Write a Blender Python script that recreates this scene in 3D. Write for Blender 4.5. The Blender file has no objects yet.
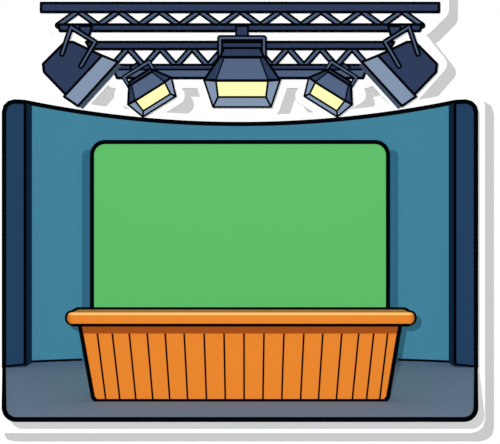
import bpy, math
from mathutils import Vector

F=1000.0; H=1.38; CX=250.0; CY=222.0
def P(px,py,D): return Vector(((px-CX)/F*D, D, H-(py-CY)/F*D))
def FL(px,py,z=0.0):
    D=(H-z)*F/(py-CY); return Vector(((px-CX)/F*D, D, z))

sc=bpy.context.scene
sc.view_settings.view_transform='Standard'
sc.view_settings.look='None'
LIT=1.15
def lin(c):
    c/=255.0
    return c/12.92 if c<=0.04045 else ((c+0.055)/1.055)**2.4
def mat(name,rgb,boost=1.0,rough=1.0):
    m=bpy.data.materials.new(name); m.use_nodes=True
    b=m.node_tree.nodes['Principled BSDF']
    col=[min(0.98,lin(v)/LIT*boost) for v in rgb]
    b.inputs['Base Color'].default_value=(*col,1)
    b.inputs['Roughness'].default_value=rough
    b.inputs['Specular IOR Level'].default_value=0.0
    m.diffuse_color=(*col,1)
    return m
BLACK=mat('ink_black',(5,6,9))
WHITE=mat('white_card',(255,255,255),1.12)
PAGE=mat('white_page',(255,255,255),1.0)
TEAL=mat('teal_wall_paint',(66,130,154),1.04)
TEALD=mat('teal_wall_shade',(48,103,128),1.03)
NAVY=mat('dark_steel_blue_paint',(36,64,96),1.0)
GREEN=mat('chroma_green',(96,190,106))
ORANGE=mat('orange_wood',(226,130,45),1.08)
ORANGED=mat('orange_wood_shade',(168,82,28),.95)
ORANGEL=mat('orange_wood_highlight',(246,166,92),1.5)  # highlight painted into the counter's top face and upper rim
FLOORM=mat('slate_floor',(90,107,128),3.0)
STEEL=mat('dark_slate_steel',(48,62,92))
STEELL=mat('light_slate_steel',(132,150,176))
STEELM=mat('mid_slate_steel',(84,101,132))
GLASS=mat('pale_yellow_lens',(253,247,178),1.1)

class Part:
    def __init__(s): s.v=[];s.f=[];s.m=[];s.mats=[]
    def mi(s,m):
        if m not in s.mats: s.mats.append(m)
        return s.mats.index(m)
    def solid(s,front,back,m,caps=True):
        n=len(front);b=len(s.v); s.v+= [Vector(p) for p in front]+[Vector(p) for p in back]
        k=s.mi(m)
        if caps:
            s.f.append(list(range(b,b+n)));s.m.append(k)
            s.f.append(list(range(b+2*n-1,b+n-1,-1)));s.m.append(k)
        for i in range(n):
            j=(i+1)%n
            s.f.append([b+i,b+n+i,b+n+j,b+j]);s.m.append(k)
        return s
    def prism(s,poly,D,t,m):
        fr=[P(x,y,D) for x,y in poly]
        return s.solid(fr,[p+Vector((0,t,0)) for p in fr],m)
    def tube(s,pts,r,m=None,closed=False,seg=12):
        m=m or BLACK;k=s.mi(m)
        pts=[Vector(p) for p in pts]
        n=len(pts)
        for i in range(n if closed else n-1):
            a,c=pts[i],pts[(i+1)%n]
            d=c-a
            if d.length<1e-6: continue
            d.normalize()
            up=Vector((0,0,1)) if abs(d.z)<.9 else Vector((1,0,0))
            u=d.cross(up).normalized(); w=d.cross(u)
            b=len(s.v)
            for q in (a,c):
                for j in range(seg):
                    t=2*math.pi*j/seg
                    s.v.append(q+u*(r*math.cos(t))+w*(r*math.sin(t)))
            for j in range(seg):
                l=(j+1)%seg
                s.f.append([b+j,b+l,b+seg+l,b+seg+j]);s.m.append(k)
            s.f.append([b+j for j in range(seg)][::-1]);s.m.append(k)
            s.f.append([b+seg+j for j in range(seg)]);s.m.append(k)
        for q in pts: s.ball(q,r*.99,k)
        return s
    def ball(s,q,r,k):
        R=6;S=12;b=len(s.v)
        s.v.append(q+Vector((0,0,r)))
        for i in range(1,R):
            a=math.pi*i/R
            for j in range(S):
                t=2*math.pi*j/S
                s.v.append(q+Vector((r*math.sin(a)*math.cos(t),r*math.sin(a)*math.sin(t),r*math.cos(a))))
        s.v.append(q-Vector((0,0,r)));e=len(s.v)-1
        for j in range(S):
            l=(j+1)%S
            s.f.append([b,b+1+j,b+1+l]);s.m.append(k)
            s.f.append([e,b+1+(R-2)*S+l,b+1+(R-2)*S+j]);s.m.append(k)
            for i in range(R-2):
                s.f.append([b+1+i*S+j,b+1+(i+1)*S+j,b+1+(i+1)*S+l,b+1+i*S+l]);s.m.append(k)
    def line(s,pts,D,w,m=None,closed=False):
        return s.tube([P(x,y,D) for x,y in pts],w/2/F*D,m,closed)
    def shape(s,poly,D,t,m,w=2.4):
        s.prism(poly,D,t,m); s.line(poly,D,w,closed=True)
        return s
    def build(s,name,parent=None,label=None,category=None,kind=None,group=None):
        xs=[p.x for p in s.v];ys=[p.y for p in s.v];zs=[p.z for p in s.v]
        o=Vector(((min(xs)+max(xs))/2,(min(ys)+max(ys))/2,min(zs)))
        me=bpy.data.meshes.new(name)
        me.from_pydata([p-o for p in s.v],[],s.f)
        for m in s.mats: me.materials.append(m)
        for p,k in zip(me.polygons,s.m): p.material_index=k
        import bmesh
        bm=bmesh.new();bm.from_mesh(me);bmesh.ops.recalc_face_normals(bm,faces=bm.faces);bm.to_mesh(me);bm.free()
        ob=bpy.data.objects.new(name,me); sc.collection.objects.link(ob)
        if parent: ob.parent=parent; ob.location=o-parent.location
        else: ob.location=o
        if label: ob['label']=label
        if category: ob['category']=category
        if kind: ob['kind']=kind
        if group: ob['group']=group
        return ob
def empty(name,loc,label,category,group=None):
    e=bpy.data.objects.new(name,None); e.empty_display_size=.1; sc.collection.objects.link(e)
    e.location=loc; e['label']=label; e['category']=category
    if group: e['group']=group
    return e
def rr(x0,y0,x1,y1,r,n=8,corners='tltrbrbl'):
    pts=[]
    for cx,cy,a0,c in ((x0+r,y0+r,180,'tl'),(x1-r,y0+r,270,'tr'),(x1-r,y1-r,0,'br'),(x0+r,y1-r,90,'bl')):
        if c in corners:
            for i in range(n+1):
                a=math.radians(a0+90*i/n); pts.append((cx+r*math.cos(a),cy+r*math.sin(a)))
        else:
            pts.append({'tl':(x0,y0),'tr':(x1,y0),'br':(x1,y1),'bl':(x0,y1)}[c])
    return pts
def hull(pts):
    pts=sorted(set(pts))
    def half(ps):
        h=[]
        for p in ps:
            while len(h)>1 and (h[-1][0]-h[-2][0])*(p[1]-h[-2][1])-(h[-1][1]-h[-2][1])*(p[0]-h[-2][0])<=0: h.pop()
            h.append(p)
        return h
    a=half(pts);b=half(pts[::-1]); return a[:-1]+b[:-1]
def grow(pts,r):
    return hull([(round(x+r*math.cos(t*math.pi/8),3),round(y+r*math.sin(t*math.pi/8),3)) for x,y in pts for t in range(16)])

XC=240.0; WL=25.0
# ---------------- setting ----------------
def topy(x): u=(x-XC)/215; return 124-22*abs(u)**2
def wD(x): u=(x-XC)/215; return 10.15-0.34*u*u
w=Part(); N=48
xs=[WL+2*(XC-WL)*i/N for i in range(N+1)]
top=[P(x,topy(x),wD(x)) for x in xs]
bot=[Vector((p.x,p.y,0)) for p in top]
k=w.mi(TEAL)
w.solid(top+bot[::-1],[p+Vector((0,.06,0)) for p in top+bot[::-1]],TEAL,caps=False)
for off in (0,.06):
    b=len(w.v); w.v+=[p+Vector((0,off,0)) for p in top]+[p+Vector((0,off,0)) for p in bot]
    for i in range(N):
        w.f.append([b+i,b+i+1,b+N+2+i,b+N+1+i]);w.m.append(k)
w.tube(top,.022); w.tube([p+Vector((0,-.01,.008)) for p in bot],.013)
w.build('wall_back',kind='structure',label='curved teal studio backdrop wall with black edge')
DW=9.5
def wing(sx,name):
    m=lambda pts:[(x if sx>0 else 2*XC-x,y) for x,y in pts]
    yb=CY+H*F/DW
    q=Part()
    q.prism(m([(4,yb),(4,112),(5.5,106.5),(9,103),(14,101.5),(WL,102),(WL,yb)]),DW,.3,NAVY)
    q.line(m([(4,yb),(4,112),(5.5,106.5),(9,103),(14,101.5),(WL,102)]),DW,4.6)
    q.line(m([(WL,102),(WL,yb-4)]),DW,3.0)
    q.line(m([(4,yb-.5),(WL,yb-3)]),DW,2.4)
    q.build(name,kind='structure',label='narrow dark steel blue side wing wall of the studio set')
wing(1,'wall_left'); wing(-1,'wall_right')
f=Part()
L=4.0
poly=[(L,357.0)]+[(L,408)]
for i in range(1,10):
    a=math.radians(180-90*i/9); poly.append((L+12+12*math.cos(a),407.5+12*math.sin(a)))
rp=[(2*XC-x,y) for x,y in poly][::-1]
ft=[FL(x,y) for x,y in poly+rp]
f.solid(ft,[p-Vector((0,0,.012)) for p in ft],FLOORM)
edge=[FL(x,y) for x,y in [(L,368)]+poly[1:]+rp[:-1]+[(2*XC-L,368)]]
f.tube(edge,.0175)
f.build('floor',kind='structure',label='slate grey studio floor with rounded black front edge')

DB=10.36
bd=Part()
top_c=[(x,topy(x)-9) for x in [27+426*i/24 for i in range(25)]]
bd.prism([(-5,425),(-5,105),(-2,97),(6,92.5)]+top_c+[(474,92.5),(482,97),(485,105),(485,419),(483,427),(477,431.5),(470,433),(6,433),(-2,431)],DB,.03,WHITE)
def addboard(pts,g,i): bd.prism(grow(pts,g),DB+.001*i,.03,WHITE)
M=lambda pts:[(2*XC-x,y) for x,y in pts]
l5=[(363,62),(384,34),(408,26),(438,64),(402,105)]
l4=[(304,96),(322,66),(346,68),(357,95),(329,111)]
lamp_c=[(220,34),(264,34),(280,80),(271,107),(213,107),(204,80)]
addboard([(40,-10),(440,-10),(440,10),(424,26),(56,26),(40,10)],9,1)
addboard([(86,20),(394,20),(394,50),(366,80),(114,80),(86,50)],8,2)
addboard(l5,9,3); addboard(M(l5),9,4); addboard(l4,9,5); addboard(M(l4),9,6); addboard(lamp_c,9,7)
bd.build('sticker_backing',label='white die-cut sticker card around the studio set',category='sticker backing')
pg=Part(); pg.solid([(-12,25,-9),(12,25,-9),(12,25,12),(-12,25,12)],[(-12,25.1,-9),(12,25.1,-9),(12,25.1,12),(-12,25.1,12)],PAGE)
pg.build('wall_outer',kind='structure',label='plain white page surface behind the sticker')

# ---------------- green screen ----------------
gs=empty('green_screen',P(XC,222,9.85)*1,'large rounded chroma green backdrop screen standing behind the desk','green screen')
gs.location.z=0
g=Part(); yb=CY+H*F/9.80
g.shape(rr(92,142,388,yb-1,13,corners='tltr'),9.80,.06,GREEN,4.2)
g.build('screen',gs)
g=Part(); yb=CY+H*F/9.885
g.prism(rr(82,150,398,yb-.3,6,corners='tltr'),9.885,.04,TEALD)  # dark panel whose colour stands in for the shade beside the screen
g.build('shade_panel',gs,label='dark teal panel standing in for shade around the screen')

# ---------------- desk ----------------
dk=empty('news_desk',Vector((P(XC,0,7.7).x,7.9,0)),'orange wooden presenter desk with vertical planks and rounded countertop','desk')
D0=7.62
zt=P(0,312.5,D0).z; zb=P(0,324.5,D0).z
c=Part()
xa,xb=P(65.5,0,D0).x,P(416,0,D0).x
hh=(zt-zb)/2
prof=[]
NP=16
for i in range(NP+1):
    a=math.radians(-90+180*i/NP); ca=max(0,math.cos(a))
    prof.append((hh*.9*(1-ca**.85),hh*.25*(1-ca**.5),(zt+zb)/2+hh*math.sin(a)))
def plan(ix,iy):
    r=.06; pts=[]
    for cx,cy,a0 in ((xa+r,D0+r,180),(xb-r,D0+r,270),(xb-r,D0+.28-r,0),(xa+r,D0+.28-r,90)):
        for i in range(6):
            a=math.radians(a0+90*i/5); pts.append((cx+(r-ix)*math.cos(a),cy+(r-iy)*math.sin(a)))
    return pts
rings=[[Vector((x,y,z)) for x,y in plan(ix,iy)] for ix,iy,z in prof]
n=len(rings[0]); b=len(c.v)
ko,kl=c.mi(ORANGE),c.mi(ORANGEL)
for r_ in rings: c.v+=r_
for i in range(len(rings)-1):
    for j in range(n):
        l=(j+1)%n
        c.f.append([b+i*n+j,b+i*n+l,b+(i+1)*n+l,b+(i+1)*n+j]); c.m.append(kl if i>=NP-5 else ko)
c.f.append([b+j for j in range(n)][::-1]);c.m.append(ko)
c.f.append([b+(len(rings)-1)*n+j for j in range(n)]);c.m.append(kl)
top_r=rings[-1]; c.tube([v+Vector((0,0,.006)) for v in top_r[13:17]+top_r[18:23]],.012)
c.tube([v+Vector((0,0,-.004)) for v in rings[0]],.013,closed=True)
for xe,sg in ((xa,1),(xb,-1)):
    c.tube([Vector((xe+sg*ix-sg*.002,D0+.05,z)) for ix,iy,z in prof]+[Vector((xe+sg*hh*.9,D0+.22,zt+.004))],.0125)
c.build('countertop',dk)
bdy=Part(); D1=7.70
ybase=CY+H*F/D1
body=[(80,326),(400,326),(388,ybase-4),(385,ybase-.2),(96,ybase-.2),(93,ybase-4)]
fr=[P(x,y,D1) for x,y in body]
bk=[p+Vector((0,.18,0)) for p in fr]
bdy.solid(fr,bk,ORANGE)
bdy.line(body,D1,4.2,closed=True)
tx=[80,97,112,129,147,165,184,204,224,244,264,284,304,323,342,359,374,388,400]
for t in tx[1:-1]:
    u=(t-80)/320; xb_=94+293*u; xb_=t+(xb_-t)*.7
    bdy.line([(t,331),(xb_,ybase-1)],D1,1.8)
bdy.prism([(82,326),(398,326),(397,333.5),(83.2,333.5)],D1-.02,.03,ORANGED)  # shadow under the countertop, painted as a darker orange band
bdy.build('plank_front',dk)

# ---------------- trusses ----------------
def truss(name,DT,tp,bt,n,mt,mb,mbr,label,w=2.8,thick=.05,ridge=None):
    e=empty(name,P(XC,bt[2][1],DT),label,'lighting truss')
    a=Part(); a.shape(tp,DT,thick,mt,w); a.build('top_rail',e)
    a=Part(); a.shape(bt,DT,thick,mb,w)
    if ridge: a.shape(ridge,DT-.01,.04,STEEL,w*.7)
    a.build('bottom_rail',e)
    x2,x3=bt[0][0],bt[1][0]; yt1=tp[2][1]-1; yb0=bt[0][1]+1
    step=(x3-x2)/n
    lab=Part()
    for i in range(n):
        xa_=x2+i*step
        for p,q in (((xa_,yb0),(xa_+step/2,yt1)),((xa_+step/2,yt1),(xa_+step,yb0))):
            lab.tube([P(*p,DT+.04),P(*q,DT+.04)],7.0/2/F*DT)
            lab.tube([P(*p,DT+.008),P(*q,DT+.008)],2.8/2/F*DT,mbr)
    lab.build('lattice_braces',e)
    return e
t1=truss('lighting_truss',9.95,[(41,3),(439,3),(439,12),(41,12)],[(58,24.5),(422,24.5),(420,31),(60,31)],9,STEEL,STEEL,STEELM,'wide dark slate steel overhead truss with zigzag braces')
t2=truss('lighting_truss.001',10.05,[(86,42),(394,42),(390,49),(90,49)],[(112,65),(368,65),(363,78),(117,78)],8,STEEL,STEELM,STEELM,'shorter slate steel truss with a pale thick bottom rail',ridge=[(112,65),(368,65),(366.5,69.5),(113.5,69.5)])

# ---------------- spotlights ----------------
G='studio spotlights on the truss'
def xf(c0,c1,s,rot,mir=False):
    def f(pts):
        o=[]
        for x,y in pts:
            x-=c0[0];y-=c0[1]
            x*=s;y*=s
            a=math.radians(rot); X=x*math.cos(a)-y*math.sin(a); Y=x*math.sin(a)+y*math.cos(a)
            X+=c1[0];Y+=c1[1]
            if mir: X=2*XC-X
            o.append((X,Y))
        return o
    return f
def frontlamp(T,D,label,stem,s=1.0,w=2.5,yl=97,yh=48):
    e=empty('spotlight',P(*T([(242,107)])[0],D),label,'spotlight',G)
    q=Part()
    yy=yh-10
    q.line(T([(220,62),(220,yy),(264,yy),(264,62)]),D+.03,6*s)
    q.line(T([(220,62),(220,yy),(264,yy),(264,62)]),D+.01,2.4*s,STEELM)
    q.build('yoke',e)
    q=Part(); q.shape(T(stem),D+.04,.06,STEEL,w*.8); q.build('clamp',e)
    q=Part()
    q.shape(T([(224,yh),(260,yh),(264,57),(220,57)]),D,.2,STEEL,w)
    q.shape(T([(220,57),(264,57),(280,80),(204,80)]),D-.01,.2,STEEL,w)
    q.build('housing',e)
    q=Part()
    q.shape(T([(224,58),(260,58),(268,80),(216,80)]),D-.02,.03,STEELM,w*.6); q.build('front_panel',e)
    q=Part(); q.shape(T([(216,81),(268,81),(266,yl),(218,yl)]),D-.02,.1,GLASS,w*.8); q.build('lens',e)
    for poly,m in (([(204,80),(216,81),(218,yl),(213,107)],STEELL),([(280,80),(268,81),(266,yl),(271,107)],STEELL),([(218,yl),(266,yl),(271,107),(213,107)],STEELL)):
        q=Part(); q.shape(T(poly),D-.03,.05,m,w*.8); q.build('barn_door',e)
    return e
idT=lambda p:p
frontlamp(idT,9.72,'navy studio spotlight facing forward with pale yellow lens and barn doors',[(236,26),(248,26),(248,38),(236,38)])
for mir in (False,True):
    frontlamp(xf((242,78),(331,90),.67,32,mir),9.78,'small navy studio spotlight tilted inward with pale yellow lens',[(236,34),(248,34),(248,44),(236,44)],.8,2.4,100,52)
def sidelamp(T,D):
    e=empty('spotlight',P(*T([(403,104)])[0],D),'large navy studio spotlight tilted steeply inward, seen from the side','spotlight',G)
    q=Part()
    pth=[(399,66),(385,42),(409,27),(418,54)]
    q.line(T(pth),D-.05,6.0); q.line(T(pth),D-.07,2.2,STEELM)
    q.build('yoke',e)
    q=Part(); q.shape(T([(388,26),(400,26),(401,33),(392,38)]),D+.05,.08,STEEL,2.2); q.build('clamp',e)
    q=Part()
    q.shape(T([(373,58),(407,42),(415,42),(437,64),(436,72),(413,96)]),D,.22,STEEL,2.8)
    q.build('housing',e)
    q=Part(); q.shape(T([(362,62),(378,55.5),(416,96.5),(402,106)]),D-.03,.26,STEELL,2.6); q.build('barn_door',e)
    return e
sidelamp(lambda p:p,9.74)
sidelamp(M,9.74)

# ---------------- light ----------------
def lamp(name,loc,E):
    l=bpy.data.lights.new(name,'POINT'); l.energy=E*4*math.pi**2; l.shadow_soft_size=.003
    l.use_nodes=True; nt=l.node_tree
    em=[n for n in nt.nodes if n.type=='EMISSION'][0]
    fo=nt.nodes.new('ShaderNodeLightFalloff'); fo.inputs['Strength'].default_value=1.0
    nt.links.new(fo.outputs['Constant'],em.inputs['Strength'])
    o=bpy.data.objects.new(name,l); sc.collection.objects.link(o); o.location=loc
lamp('added_camera_light',(0,0,H),.45)  # lamp added at the camera so its shadows hide behind objects
lamp('offset_light',(-.16,0,H+.15),.50)  # lamp added up-left of the camera to cast the grey sticker shadow
wd=bpy.data.worlds.new('World'); sc.world=wd; wd.use_nodes=True
wd.node_tree.nodes['Background'].inputs[0].default_value=(1,1,1,1)
wd.node_tree.nodes['Background'].inputs[1].default_value=.25
cam=bpy.data.cameras.new('Camera'); cam.sensor_width=36; cam.lens=72
co=bpy.data.objects.new('Camera',cam); sc.collection.objects.link(co)
co.location=(0,0,H); co.rotation_euler=(math.pi/2,0,0); sc.camera=co
